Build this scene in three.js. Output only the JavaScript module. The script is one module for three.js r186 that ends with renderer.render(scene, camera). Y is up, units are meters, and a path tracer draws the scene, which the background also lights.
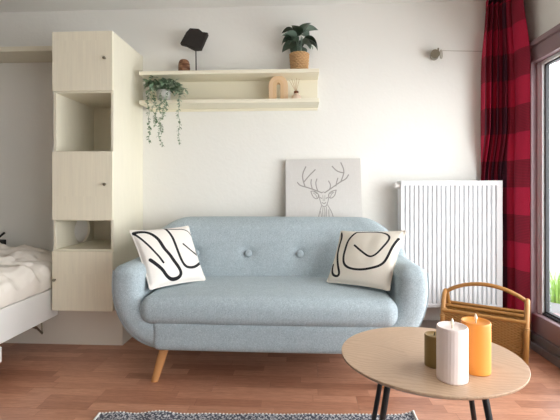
import * as THREE from 'three';
import { RectAreaLightUniformsLib } from 'three/addons/lights/RectAreaLightUniformsLib.js';
import { RoundedBoxGeometry } from 'three/addons/geometries/RoundedBoxGeometry.js';
import { mergeGeometries, mergeVertices } from 'three/addons/utils/BufferGeometryUtils.js';

// ---------------------------------------------------------------- camera, sky, light, exposure
const scene = new THREE.Scene();
const camera = new THREE.PerspectiveCamera(2 * Math.atan(210 / 400) * 180 / Math.PI, 560 / 420, 0.05, 60);
camera.position.set(0, 1.04, 3.0);
camera.rotation.set(0, 3.0 * Math.PI / 180, 0);
camera.setViewOffset(560, 420, 0, 20, 560, 420);          // rising lens: verticals stay upright
const SKY = 4.2, SKYCOL = new THREE.Color().setRGB(0.96, 0.985, 1.0);
scene.background = SKYCOL.clone().multiplyScalar(SKY);
RectAreaLightUniformsLib.init();
const daylight = new THREE.RectAreaLight(SKYCOL, SKY, 9.0, 3.2);   // the open overcast sky in front of the balcony doors
daylight.position.set(3.35, 1.7, 3.4);
daylight.lookAt(0, 1.7, 3.4);
scene.add(daylight);
const renderer = new THREE.WebGLRenderer();
renderer.toneMapping = THREE.LinearToneMapping;
renderer.toneMappingExposure = 1.0;
renderer.shadowMap.enabled = true;

// ---------------------------------------------------------------- helpers
let seed = 12345;
const rnd = () => { seed = (seed * 1664525 + 1013904223) >>> 0; return seed / 4294967296; };
const rr = (a, b) => a + (b - a) * rnd();
const R = (d) => d * Math.PI / 180;
const lerp = (a, b, t) => a + (b - a) * t;
const clamp = (x, a, b) => Math.min(b, Math.max(a, x));
const sstep = (a, b, x) => { const t = clamp((x - a) / (b - a), 0, 1); return t * t * (3 - 2 * t); };
const V = (x, y, z) => new THREE.Vector3(x, y, z);
const taken = {};
function numbered(n) { const k = taken[n] = (taken[n] ?? -1) + 1; return k ? n + '_' + String(k).padStart(3, '0') : n; }
function mesh(name, geo, mat, parent) {
  const list = Array.isArray(geo) ? geo.map((g) => (g.index ? g.toNonIndexed() : g)) : null;
  if (list) for (const g of list) for (const a of Object.keys(g.attributes)) if (!['position', 'normal', 'uv'].includes(a)) g.deleteAttribute(a);
  const m = new THREE.Mesh(list ? (list.length > 1 ? mergeGeometries(list) : list[0]) : geo, mat);
  m.name = parent ? name : numbered(name);
  m.castShadow = m.receiveShadow = true;
  (parent ?? scene).add(m);
  return m;
}
function thing(name, label, category, [x, y, z] = [0, 0, 0], turn = 0, group) {
  const g = new THREE.Group(); g.name = numbered(name); g.position.set(x, y, z); g.rotation.y = turn;
  tag(g, label, category, group); scene.add(g); return g;
}
function tag(o, label, category, group) { o.userData.label = label; o.userData.category = category; if (group) o.userData.group = group; return o; }
function structure(o, label, category) { o.userData.kind = 'structure'; if (label) o.userData.label = label; if (category) o.userData.category = category; return o; }
function structGroup(name, label, category) { const g = new THREE.Group(); g.name = name; scene.add(g); return structure(g, label, category); }
// a box given by its two corners, uv in metres
function bx(x0, x1, y0, y1, z0, z1, r = 0) {
  const w = x1 - x0, h = y1 - y0, d = z1 - z0;
  const g = r ? new RoundedBoxGeometry(w, h, d, 2, Math.min(r, w / 2.01, h / 2.01, d / 2.01)) : new THREE.BoxGeometry(w, h, d);
  g.translate((x0 + x1) / 2, (y0 + y1) / 2, (z0 + z1) / 2);
  return boxUV(g);
}
function boxUV(g0) {
  const g = g0.index ? g0.toNonIndexed() : g0, p = g.attributes.position, n = p.count, uv = new Float32Array(n * 2);
  const a = V(), b = V(), c = V();
  for (let i = 0; i < n; i += 3) {
    a.fromBufferAttribute(p, i); b.fromBufferAttribute(p, i + 1).sub(a); c.fromBufferAttribute(p, i + 2).sub(a);
    const q = b.cross(c), X = Math.abs(q.x), Y = Math.abs(q.y), Z = Math.abs(q.z);
    for (let k = 0; k < 3; k++) {
      const x = p.getX(i + k), y = p.getY(i + k), z = p.getZ(i + k);
      const [u, v] = Z >= X && Z >= Y ? [x, y] : X >= Y ? [z, y] : [x, z];
      uv[(i + k) * 2] = u; uv[(i + k) * 2 + 1] = v;
    }
  }
  g.setAttribute('uv', new THREE.BufferAttribute(uv, 2));
  return g;
}
function tube(pts, r, seg = 24, rad = 8, closed = false) {
  return new THREE.TubeGeometry(new THREE.CatmullRomCurve3(pts.map((p) => (p.isVector3 ? p : V(...p))), closed), seg, r, rad, closed);
}
function bar(a, b, r0, r1 = r0, rad = 12) {
  const A = V(...a), B = V(...b), g = new THREE.CylinderGeometry(r1, r0, A.distanceTo(B), rad);
  g.applyQuaternion(new THREE.Quaternion().setFromUnitVectors(V(0, 1, 0), B.clone().sub(A).normalize()));
  g.translate((A.x + B.x) / 2, (A.y + B.y) / 2, (A.z + B.z) / 2);
  return g;
}
const lathe = (pts, seg = 32) => new THREE.LatheGeometry(pts.map(([r, y]) => new THREE.Vector2(r, y)), seg);
// a box with soft round edges, bent by fn(x, y, z) -> [x, y, z]; smooth normals, uv in metres
function softBox(w, h, d, r, nx, ny, nz, fn) {
  const g0 = new THREE.BoxGeometry(2, 2, 2, nx, ny, nz); g0.deleteAttribute('uv'); g0.deleteAttribute('normal');
  const g = mergeVertices(g0, 1e-4), p = g.attributes.position;
  const spread = (t) => Math.sign(t) * (1 - Math.pow(1 - Math.abs(t), 1.5));      // more cells towards the edges
  for (let i = 0; i < p.count; i++) {
    const q = [spread(p.getX(i)) * w / 2, spread(p.getY(i)) * h / 2, spread(p.getZ(i)) * d / 2];
    const c = [clamp(q[0], -w / 2 + r, w / 2 - r), clamp(q[1], -h / 2 + r, h / 2 - r), clamp(q[2], -d / 2 + r, d / 2 - r)];
    const o = V(q[0] - c[0], q[1] - c[1], q[2] - c[2]);
    if (o.lengthSq() > 1e-12) { const m = Math.max(Math.abs(o.x), Math.abs(o.y), Math.abs(o.z)); o.setLength(m); }
    const f = [c[0] + o.x, c[1] + o.y, c[2] + o.z];
    const t = fn ? fn(...f) : f;
    p.setXYZ(i, t[0], t[1], t[2]);
  }
  g.computeVertexNormals();
  return boxUV(g);
}
// grid surface from f(u, v) -> [x, y, z], u and v in 0..1
function grid(nu, nv, f, uvf = (u, v) => [u, v]) {
  const pos = [], uv = [], idx = [];
  for (let j = 0; j <= nv; j++) for (let i = 0; i <= nu; i++) { pos.push(...f(i / nu, j / nv)); uv.push(...uvf(i / nu, j / nv)); }
  for (let j = 0; j < nv; j++) for (let i = 0; i < nu; i++) { const a = j * (nu + 1) + i, b = a + 1, c = a + nu + 1, d = c + 1; idx.push(a, b, d, a, d, c); }
  const g = new THREE.BufferGeometry();
  g.setAttribute('position', new THREE.Float32BufferAttribute(pos, 3)); g.setAttribute('uv', new THREE.Float32BufferAttribute(uv, 2)); g.setIndex(idx);
  g.computeVertexNormals();
  return g;
}
// ---- textures
function hash(x, y, s) { let h = (x * 374761393 + y * 668265263 + s * 1442695041) | 0; h = Math.imul(h ^ (h >>> 13), 1274126177); return ((h ^ (h >>> 16)) >>> 0) / 4294967296; }
function vnoise(x, y, per, s) {            // value noise that repeats every per cells
  const xi = Math.floor(x), yi = Math.floor(y), fx = x - xi, fy = y - yi, m = (k) => ((k % per) + per) % per;
  const u = fx * fx * (3 - 2 * fx), v = fy * fy * (3 - 2 * fy);
  return lerp(lerp(hash(m(xi), m(yi), s), hash(m(xi + 1), m(yi), s), u), lerp(hash(m(xi), m(yi + 1), s), hash(m(xi + 1), m(yi + 1), s), u), v);
}
function dataTex(n, fn, srgb, size) {      // fn(x, y) in 0..1 -> [r, g, b] in 0..255; the picture covers size metres
  const d = new Uint8Array(n * n * 4);
  for (let y = 0; y < n; y++) for (let x = 0; x < n; x++) { const c = fn(x / n, y / n), k = (y * n + x) * 4; d[k] = clamp(c[0], 0, 255); d[k + 1] = clamp(c[1], 0, 255); d[k + 2] = clamp(c[2], 0, 255); d[k + 3] = 255; }
  const t = new THREE.DataTexture(d, n, n); t.magFilter = THREE.LinearFilter; t.minFilter = THREE.LinearFilter;
  t.wrapS = t.wrapT = THREE.RepeatWrapping; if (srgb) t.colorSpace = THREE.SRGBColorSpace; if (size) t.repeat.set(1 / size, 1 / size); t.needsUpdate = true;
  return t;
}
function canvasTex(w, h, draw) {
  const c = document.createElement('canvas'); c.width = w; c.height = h; draw(c.getContext('2d'), w, h);
  const t = new THREE.CanvasTexture(c); t.colorSpace = THREE.SRGBColorSpace; t.wrapS = t.wrapT = THREE.RepeatWrapping; return t;
}
const mat = (color, roughness = 0.6, extra = {}) => new THREE.MeshStandardMaterial({ color, roughness, ...extra });

// ---------------------------------------------------------------- materials
const plasterBump = dataTex(256, (x, y) => { const v = 90 * vnoise(x * 64, y * 64, 64, 1) + 90 * vnoise(x * 24, y * 24, 24, 2) + 60 * vnoise(x * 8, y * 8, 8, 3); return [v, v, v]; }, false, 0.8);
const M = {
  wall: mat('#eeede7', 0.85, { bumpMap: plasterBump, bumpScale: 0.0012 }),
  ceiling: mat('#ebeae6', 0.9),
  white: mat('#f0efec', 0.4),
  radiator: mat('#e6e8ea', 0.36),
  dark: mat('#1d1c1b', 0.5),
  black: mat('#0d0d0e', 0.38),
  chrome: mat('#b9b4a8', 0.28, { metalness: 1 }),
  nickel: mat('#8d8675', 0.38, { metalness: 1 }),
  baseboard: mat('#a9a39c', 0.5),
};
function laminate(base, contrast, s) {     // cream laminate with faint upright grain
  return dataTex(256, (x, y) => { const g = (vnoise(x * 96, y * 4, 4 * 24, s) - 0.5) * contrast + (vnoise(x * 24, y * 2, 24, s + 1) - 0.5) * contrast * 0.7; return [base[0] + g, base[1] + g, base[2] + g * 0.9]; }, true, 0.5);
}
M.cream = mat('#ffffff', 0.5, { map: laminate([234, 228, 208], 3, 3) });
M.door = mat('#ffffff', 0.5, { map: laminate([241, 234, 212], 6, 9) });
M.shelf = mat('#efe9d3', 0.5);
M.plinth = mat('#e4ddd0', 0.6);

// sofa cloth: heathered blue-grey weave
const clothMap = dataTex(512, (x, y) => {
  const warp = hash(Math.floor(x * 256), Math.floor(y * 64), 5), weft = hash(Math.floor(x * 64), Math.floor(y * 256), 6), big = vnoise(x * 10, y * 10, 10, 7);
  const k = (warp - 0.5) * 32 + (weft - 0.5) * 24 + (big - 0.5) * 4;
  return [170 + k, 183 + k * 0.95, 189 + k * 0.9];
}, true, 0.34);
const clothBump = dataTex(512, (x, y) => { const v = 128 + 60 * Math.sin(x * 512 * Math.PI / 2) * Math.sin(y * 512 * Math.PI / 2) + (hash(Math.floor(x * 256), Math.floor(y * 256), 8) - 0.5) * 120; return [v, v, v]; }, false, 0.34);
M.sofa = new THREE.MeshPhysicalMaterial({ color: '#ffffff', map: clothMap, roughness: 0.95, bumpMap: clothBump, bumpScale: 0.0009, sheen: 0.25, sheenRoughness: 0.6, sheenColor: new THREE.Color('#cfdfe4') });
M.piping = mat('#8fa4ac', 0.9);

// oak-like woods
function woodTex(w, h, c0, amp, s, stretch) {
  return canvasTex(w, h, (g) => {
    const im = g.createImageData(w, h);
    for (let y = 0; y < h; y++) for (let x = 0; x < w; x++) {
      const n = vnoise(x / w * stretch[0], y / h * stretch[1], 997, s), n2 = vnoise(x / w * stretch[0] * 3, y / h * stretch[1] * 4, 997, s + 1), v = (Math.sin((y / h * stretch[1] + n * 3) * 3) * 0.35 + n2 - 0.5) * amp, k = (y * w + x) * 4;
      im.data[k] = clamp(c0[0] + v, 0, 255); im.data[k + 1] = clamp(c0[1] + v, 0, 255); im.data[k + 2] = clamp(c0[2] + v * 0.9, 0, 255); im.data[k + 3] = 255;
    }
    g.putImageData(im, 0, 0);
  });
}

// ---------------------------------------------------------------- room shell
const XL = -3.4, XR = 1.56, ZF = 6.2, CH = 2.424;
// floor: laminate boards laid parallel to the back wall, each board printed with three strips
const floor = structGroup('floor', 'reddish brown laminate floor of long boards', 'floor');
mesh('subfloor', bx(XL - 0.2, XR + 0.2, -0.12, -0.008, -0.2, ZF + 0.2), mat('#3a2a20', 0.9), floor);
const plankMats = [];
for (let k = 0; k < 7; k++) {
  const map = canvasTex(1024, 156, (g, w, h) => {
    const im = g.createImageData(w, h), cuts = [0, 1, 2].map(() => [rr(0.2, 0.45), rr(0.6, 0.85)]), tone = [0, 1, 2].map(() => [rr(-17, 17), rr(-17, 17), rr(-17, 17)]);
    for (let y = 0; y < h; y++) for (let x = 0; x < w; x++) {
      const s = Math.min(2, Math.floor(y / (h / 3))), fx = x / w, j = fx < cuts[s][0] ? 0 : fx < cuts[s][1] ? 1 : 2, q = (y * w + x) * 4;
      const grain = (vnoise(fx * 26 + j * 31, y * 0.42, 9973, 40 + k) - 0.5) * 24 + (vnoise(fx * 90 + j * 7, y * 0.9, 9973, 60 + k) - 0.5) * 16;
      const edge = (y % Math.floor(h / 3) < 1) || cuts[s].some((c) => Math.abs(fx - c) < 0.0009) ? -22 : 0;
      const v = tone[s][j] + grain + edge;
      im.data[q] = clamp(181 + v, 0, 255); im.data[q + 1] = clamp(128 + v * 0.95, 0, 255); im.data[q + 2] = clamp(102 + v * 0.85, 0, 255); im.data[q + 3] = 255;
    }
    g.putImageData(im, 0, 0);
  });
  plankMats.push(mat('#ffffff', 0.3, { map }));
}
const PW = 0.193, PL = 1.29;
for (let r = 0, z = 0; z < ZF; r++, z += PW) {
  const z1 = Math.min(ZF, z + PW - 0.0012), off = (r * 0.43) % 1 * PL;
  for (let x = XL - off; x < XR; x += PL) {
    const a = Math.max(XL, x), b = Math.min(XR, x + PL - 0.0012);
    if (b - a < 0.03) continue;
    const g = new THREE.BoxGeometry(b - a, 0.008, z1 - z), uv = g.attributes.uv, p = g.attributes.position;
    for (let i = 0; i < p.count; i++) uv.setXY(i, (p.getX(i) + (a + b) / 2 - x) / PL, 0.5 - p.getZ(i) / PW);
    g.translate((a + b) / 2, -0.004, (z + z1) / 2);
    mesh('plank', g, plankMats[Math.floor(rnd() * 7)], floor);
  }
}
structure(mesh('ceiling', bx(XL - 0.2, XR + 0.13, CH, CH + 0.15, -0.2, ZF + 0.2), M.ceiling), 'plain white ceiling', 'ceiling');
structure(mesh('wall_back', bx(XL - 0.2, XR + 0.13, -0.12, CH, -0.2, 0), M.wall), 'white painted wall behind the sofa', 'wall');
structure(mesh('wall_left', bx(XL - 0.2, XL, -0.12, CH, 0, ZF), mat('#857e74', 0.85)), 'taupe wall at the far side of the bed', 'wall');
structure(mesh('wall_front', bx(XL - 0.2, XR + 0.13, -0.12, CH, ZF, ZF + 0.2), M.wall), 'white wall facing the sofa', 'wall');
const WZ0 = 0.15, WZ1 = 4.6, WTOP = 2.005;
structure(mesh('wall_right', [bx(XR, XR + 0.13, -0.12, CH, 0, WZ0), bx(XR, XR + 0.13, WTOP, CH, WZ0, WZ1), bx(XR, XR + 0.13, -0.12, CH, WZ1, ZF), bx(XR, XR + 0.13, -0.12, -0.002, WZ0, WZ1)], M.wall), 'white wall around the balcony door', 'wall');
structure(mesh('baseboard_back', bx(-1.18, XR, 0, 0.085, 0, 0.014, 0.004), M.baseboard), 'low grey baseboard along the back wall', 'baseboard');

// balcony door: mauve-grey frame, white aluminium leaf, glass
M.frame = mat('#8e777b', 0.42);
M.alu = mat('#e3e6e8', 0.35);
M.gasket = mat('#2b2c2f', 0.6);
M.sill = mat('#77747a', 0.5);
M.glass = new THREE.MeshPhysicalMaterial({ color: '#ffffff', roughness: 0.02, transmission: 1, thickness: 0, ior: 1.45 });
const win = structGroup('window_1', 'large glazed balcony door with mauve grey frame', 'window');
mesh('jamb', bx(1.53, 1.635, 0.1, WTOP, WZ0, WZ0 + 0.10, 0.006), M.frame, win);
mesh('jamb', bx(1.53, 1.635, 0.1, WTOP, WZ1 - 0.105, WZ1, 0.006), M.frame, win);
mesh('head', bx(1.53, 1.70, 1.885, WTOP, WZ0 + 0.10, WZ1 - 0.105, 0.006), M.frame, win);
mesh('architrave', bx(1.515, 1.545, 1.985, 2.02, WZ0 - 0.02, WZ1 + 0.02, 0.004), M.frame, win);
mesh('threshold', bx(1.535, 1.70, 0.105, 0.225, WZ0 + 0.10, WZ1 - 0.105, 0.006), M.frame, win);
mesh('sill', [bx(1.50, 1.70, 0, 0.052, WZ0, WZ1, 0.006), bx(1.518, 1.70, 0.052, 0.105, WZ0, WZ1, 0.006)], M.sill, win);
for (const [a, b] of [[WZ0 + 0.10, 1.8], [1.8, 3.2], [3.2, WZ1 - 0.105]]) {
  const leaf = new THREE.Group(); leaf.name = 'leaf'; win.add(leaf);
  mesh('stile', [bx(1.57, 1.625, 0.225, 1.885, a, a + 0.014, 0.003), bx(1.58, 1.625, 0.225, 1.885, a + 0.018, a + 0.026, 0.002), bx(1.575, 1.625, 0.225, 1.885, a + 0.03, a + 0.048, 0.003)], M.alu, leaf);
  mesh('stile', bx(1.57, 1.625, 0.225, 1.885, b - 0.048, b, 0.004), M.alu, leaf);
  mesh('rail', bx(1.575, 1.625, 1.862, 1.885, a + 0.048, b - 0.048, 0.003), M.alu, leaf);
  mesh('rail', bx(1.575, 1.625, 0.225, 0.24, a + 0.048, b - 0.048, 0.003), M.gasket, leaf);
  mesh('gasket', [bx(1.59, 1.615, 0.24, 1.862, a + 0.048, a + 0.062), bx(1.59, 1.615, 0.24, 1.862, b - 0.062, b - 0.048), bx(1.59, 1.615, 0.24, 0.25, a + 0.06, b - 0.06), bx(1.59, 1.615, 1.852, 1.862, a + 0.06, b - 0.06)], M.gasket, leaf);
  mesh('pane', bx(1.600, 1.606, 0.24, 1.862, a + 0.055, b - 0.055), M.glass, leaf);
}

// ---------------------------------------------------------------- outside
structure(mesh('balcony_floor', bx(1.69, 3.2, -0.12, 0.0, -0.9, 7.0), mat('#d9d7d3', 0.8)), 'pale balcony floor outside the glass', 'balcony');
structure(mesh('balcony_partition', bx(1.80, 3.2, 0, 1.05, -0.95, -0.9), mat('#b9bcc6', 0.6)), 'pale balcony partition seen through the glass', 'partition');
{
  const t = thing('potted_grass', 'green grassy plant outside on the balcony behind the glass', 'plant', [1.93, 0, -0.12]);
  mesh('pot', lathe([[0, 0], [0.09, 0], [0.12, 0.2], [0.125, 0.21], [0.11, 0.21], [0.1, 0.18], [0, 0.18]], 24), mat('#8a8d90', 0.7), t);
  const blades = [];
  for (let k = 0; k < 70; k++) {
    const a = rr(0, 6.28), l = rr(0.22, 0.36), o = rr(0.02, 0.2), r0 = rr(0, 0.07), w = 0.005;
    blades.push(grid(1, 6, (u, v) => { const out = r0 + o * v * v, x = Math.cos(a) * out - Math.sin(a) * (u - 0.5) * 2 * w * (1 - v * 0.9), z = Math.sin(a) * out + Math.cos(a) * (u - 0.5) * 2 * w * (1 - v * 0.9); return [x, 0.18 + l * v - o * 0.4 * v * v * v, z]; }));
  }
  mesh('foliage', blades, mat('#7da04a', 0.7, { side: THREE.DoubleSide }), t);
}

// ---------------------------------------------------------------- tall cabinet, plinth, overhead board
const CX0 = -1.604, CX1 = -1.206, CZ = 0.482, CY0 = 0.262, CY1 = 2.06;
{
  const p = mesh('base_plinth', [bx(XL + 0.01, -1.19, 0.0, 0.26, 0.002, 0.385, 0.003)], M.plinth);
  tag(p, 'low cream plinth running under the bed and tall cabinet', 'plinth');
  const t = thing('tall_cabinet', 'tall cream cabinet with three doors and two open compartments', 'cabinet', [0, 0, 0]);
  const T = 0.018, rows = [0.262, 0.648, 0.850, 1.283, 1.676, 2.06];
  mesh('side_panel', bx(CX1 - T, CX1, CY0, CY1, 0.001, CZ, 0.002), M.cream, t);
  const sh = new THREE.Shape(); sh.moveTo(0.001, CY0); sh.lineTo(CZ, CY0); sh.lineTo(CZ, CY1); sh.lineTo(0.001, CY1); sh.lineTo(0.001, CY0);
  const hole = new THREE.Path(); hole.absellipse(0.17, 0.75, 0.105, 0.09, 0, Math.PI * 2); sh.holes.push(hole);
  const sg = new THREE.ExtrudeGeometry(sh, { depth: T, bevelEnabled: false, curveSegments: 32 });
  sg.rotateY(-Math.PI / 2); sg.translate(CX0 + T, 0, 0);
  const sp = mesh('side_panel', boxUV(sg), M.cream, t); sp.userData.label = 'side panel with a round cable hole';
  mesh('back_panel', bx(CX0 + T, CX1 - T, CY0, CY1, 0.001, 0.012), M.cream, t);
  rows.forEach((y, i) => { const a = i === 0 ? y : i === 5 ? y - T : y - T / 2; mesh('shelf_board', bx(CX0 + T, CX1 - T, a, a + T, 0.012, CZ, 0.001), M.cream, t); });
  for (const [k, y0, y1, kx] of [[4, 1.678, 2.06, 1], [2, 0.846, 1.287, 1], [0, 0.262, 0.645, -1]]) {
    const d = mesh('door', bx(CX0 + 0.001, CX1 + 0.002, y0, y1, CZ + 0.001, CZ + 0.019, 0.0025), M.door, t);
    const x = kx > 0 ? CX1 - 0.045 : CX0 + 0.022, y = kx > 0 ? y0 + (k === 4 ? 0.205 : 0.23) : y0 + 0.2;
    mesh('knob', [bar([x, y, CZ + 0.018], [x, y, CZ + 0.03], 0.006), new THREE.SphereGeometry(0.011, 16, 10).scale(1, 0.85, 0.7).translate(x, y, CZ + 0.034)], M.nickel, d);
  }
  const o = mesh('overhead_board', bx(XL + 0.01, CX0 - 0.002, 2.028, 2.064, 0.002, 0.25, 0.002), M.cream);
  tag(o, 'cream overhead board spanning above the bed alcove', 'shelf');
}

// ---------------------------------------------------------------- bed
{
  const t = thing('bed', 'low bed with plain white side rail beside the cabinet', 'bed', [0, 0, 0]);
  mesh('side_rail', bx(-1.665, -1.625, 0.205, 0.392, 0.40, 2.2, 0.004), M.white, t);
  mesh('side_rail', bx(-3.20, -3.16, 0.205, 0.392, 0.40, 2.2, 0.004), M.white, t);
  mesh('foot_rail', bx(-3.16, -1.665, 0.205, 0.392, 2.16, 2.2, 0.004), M.white, t);
  mesh('slat_base', bx(-3.16, -1.665, 0.270, 0.305, 0.014, 2.16), mat('#c9b79a', 0.7), t);
  mesh('mattress', softBox(1.42, 0.18, 2.12, 0.05, 24, 8, 30, (x, y, z) => [x - 2.415, y + 0.395, z + 1.085]), mat('#ece6dc', 0.9), t);
  for (const x of [-1.69, -3.13]) mesh('leg', [bx(x - 0.02, x + 0.02, 0, 0.30, 2.06, 2.10, 0.004)], M.white, t);
  mesh('support_block', bx(-1.665, -1.605, 0.115, 0.20, 0.93, 0.985, 0.006), M.white, t);
  mesh('hinge_bracket', [tube([[-1.640, 0.205, 0.62], [-1.638, 0.175, 0.59], [-1.628, 0.135, 0.56]], 0.006, 10, 6), tube([[-1.640, 0.205, 0.55], [-1.634, 0.17, 0.555], [-1.628, 0.135, 0.56]], 0.005, 10, 6), bar([-1.645, 0.205, 0.63], [-1.64, 0.185, 0.60], 0.009)], M.nickel, t);
  // duvet: crowned, wrinkled, its edge falling to the side rail
  const duvet = softBox(1.62, 0.26, 2.12, 0.11, 110, 26, 130, (x, y, z) => {
    const X = x - 2.435, Z = z + 1.14, up = sstep(-0.12, 0.1, y);
    const e = 1 - Math.pow(clamp(Math.abs(x) / 0.81, 0, 1), 2.7) * 0.95, ez = 1 - Math.pow(clamp((0.25 - Z) / 0.25, 0, 1), 2) * 0.8;
    const wr = 0.012 * Math.sin(Z * 34 + X * 21 + 3 * Math.sin(X * 6)) + 0.017 * (vnoise(X * 9 + 50, Z * 22 + 50, 997, 71) - 0.5) * 2 + 0.012 * (vnoise(X * 22 + 90, Z * 9 + 20, 997, 72) - 0.5) * 2 + 0.011 * (vnoise(X * 30 + Z * 18 + 90, Z * 44 - X * 12 + 120, 997, 74) - 0.5) * 2 + 0.02 * (vnoise(X * 4 + 50, Z * 4 + 50, 997, 73) - 0.5);
    let Y = 0.520 + y * 0.48 + up * (0.052 * e * ez + wr * 0.9) - (1 - e) * 0.06;
    if (y < 0) Y -= 0.04;
    return [X + up * wr * 0.4, Math.max(Y, 0.394 + (Math.abs(x) < 0.72 ? 0.095 : 0)), Math.max(Z, 0.03)];
  });
  tag(mesh('duvet', duvet, mat('#f1eae0', 0.92)), 'rumpled cream white duvet spread over the bed', 'duvet');
  const l = thing('bedside_ornament', 'small black object at the left picture edge above the duvet', 'ornament', [-2.25, 0.645, 0.12]);
  mesh('base', [bx(-0.035, 0.03, -0.02, 0.022, -0.03, 0.03, 0.008)], M.dark, l);
  mesh('arm', [bar([-0.06, 0.0, 0], [0.035, 0.075, 0], 0.008)], M.dark, l);
}

// ---------------------------------------------------------------- wall shelf and what stands on it
const SX0 = -1.150, SX1 = 0.127, S1 = 1.884, S0 = 1.678, SD = 0.215;
{
  const t = thing('wall_shelf', 'long cream wall shelf with two boards above the sofa', 'shelf', [0, 0, 0]);
  for (const y of [S1, S0]) mesh('board', bx(SX0, SX1, y - 0.027, y, 0.001, SD, 0.003), M.shelf, t);
  mesh('back_panel', bx(SX0 + 0.004, SX1 - 0.004, S0, S1 - 0.027, 0.001, 0.014, 0.001), M.shelf, t);
  mesh('wall_cleat', bx(SX0 + 0.004, SX1 - 0.004, S0 - 0.044, S0 - 0.027, 0.001, 0.014, 0.001), M.shelf, t);
}
{ // turned wood cup
  const t = thing('wooden_tealight_holder', 'small round brown wooden holder beside the dark stone', 'holder', [-0.852, S1, 0.12]);
  mesh('body', lathe([[0, 0], [0.034, 0], [0.040, 0.012], [0.043, 0.045], [0.041, 0.075], [0.034, 0.096], [0.026, 0.104], [0.022, 0.104], [0.021, 0.092], [0, 0.092]], 32), new THREE.MeshStandardMaterial({ color: '#ffffff', roughness: 0.55, map: woodTex(256, 128, [122, 82, 54], 60, 81, [4, 10]) }), t);
}
{ // slate on a rod
  const t = thing('stone_sculpture', 'jagged black stone mounted on a thin metal rod', 'sculpture', [-0.765, S1, 0.12]);
  const sh = new THREE.Shape();
  [[-0.103, -0.035], [-0.062, 0.044], [-0.038, 0.072], [0.022, 0.072], [0.044, 0.047], [0.088, 0.040], [0.074, 0.002], [0.043, -0.072], [-0.007, -0.072], [-0.034, -0.063], [-0.066, -0.049]].forEach(([x, y], i) => (i ? sh.lineTo(x, y) : sh.moveTo(x, y)));
  const g = new THREE.ExtrudeGeometry(sh, { depth: 0.03, steps: 2, bevelEnabled: true, bevelThickness: 0.016, bevelSize: 0.009, bevelSegments: 2, bevelOffset: -0.006 });
  const p = g.attributes.position;
  for (let i = 0; i < p.count; i++) { const x = p.getX(i), y = p.getY(i), z = p.getZ(i), k = (s) => (vnoise(x * 45 + 40, y * 45 + 40 + z * 30, 997, s) - 0.5) * 0.008; p.setXYZ(i, x + k(91), y + k(92), z + k(93) - 0.015); }
  g.computeVertexNormals(); g.rotateY(R(8)); g.translate(0, 0.252, 0);
  mesh('stone', g, new THREE.MeshStandardMaterial({ color: '#2a2521', roughness: 0.9, bumpMap: plasterBump, bumpScale: 0.004 }), t);
  mesh('rod', bar([0.002, 0.008, 0], [0.0, 0.19, 0], 0.0045), mat('#4a4947', 0.4, { metalness: 0.8 }), t);
  mesh('foot', bx(-0.03, 0.03, 0, 0.008, -0.03, 0.03, 0.002), M.dark, t);
}
// woven basket body: rings of strands on a tapered cylinder
function wovenPot(r0, r1, h, rows, stakes) {
  const parts = [lathe([[0, 0], [r0 - 0.004, 0], [r1 - 0.004, h], [r1 - 0.009, h], [r0 - 0.009, 0.006], [0, 0.006]], 40)];
  for (let k = 0; k < rows; k++) {
    const y = (k + 0.5) / rows * h, r = lerp(r0, r1, y / h), pts = [];
    for (let i = 0; i < stakes * 4; i++) { const a = i / (stakes * 4) * Math.PI * 2, q = r + 0.003 * Math.sin(a * stakes + (k % 2) * Math.PI); pts.push(V(Math.cos(a) * q, y, Math.sin(a) * q)); }
    parts.push(tube(pts, h / rows * 0.52, stakes * 5, 5, true));
  }
  return parts;
}
function leaf(len, wid, droop, fold = 0.25) { // leaf along +x from its stalk, drooping
  return grid(6, 10, (u, v) => {
    const w = wid * Math.pow(Math.sin(Math.PI * Math.pow(v, 0.75)), 0.9) * (u - 0.5), a = droop * v, x = len * (Math.sin(a + 1e-4) / (droop + 1e-4)), y = -len * (1 - Math.cos(a)) / (droop + 1e-4);
    return [x, y + Math.abs(u - 0.5) * wid * fold * Math.sin(Math.PI * v), w];
  });
}
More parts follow.
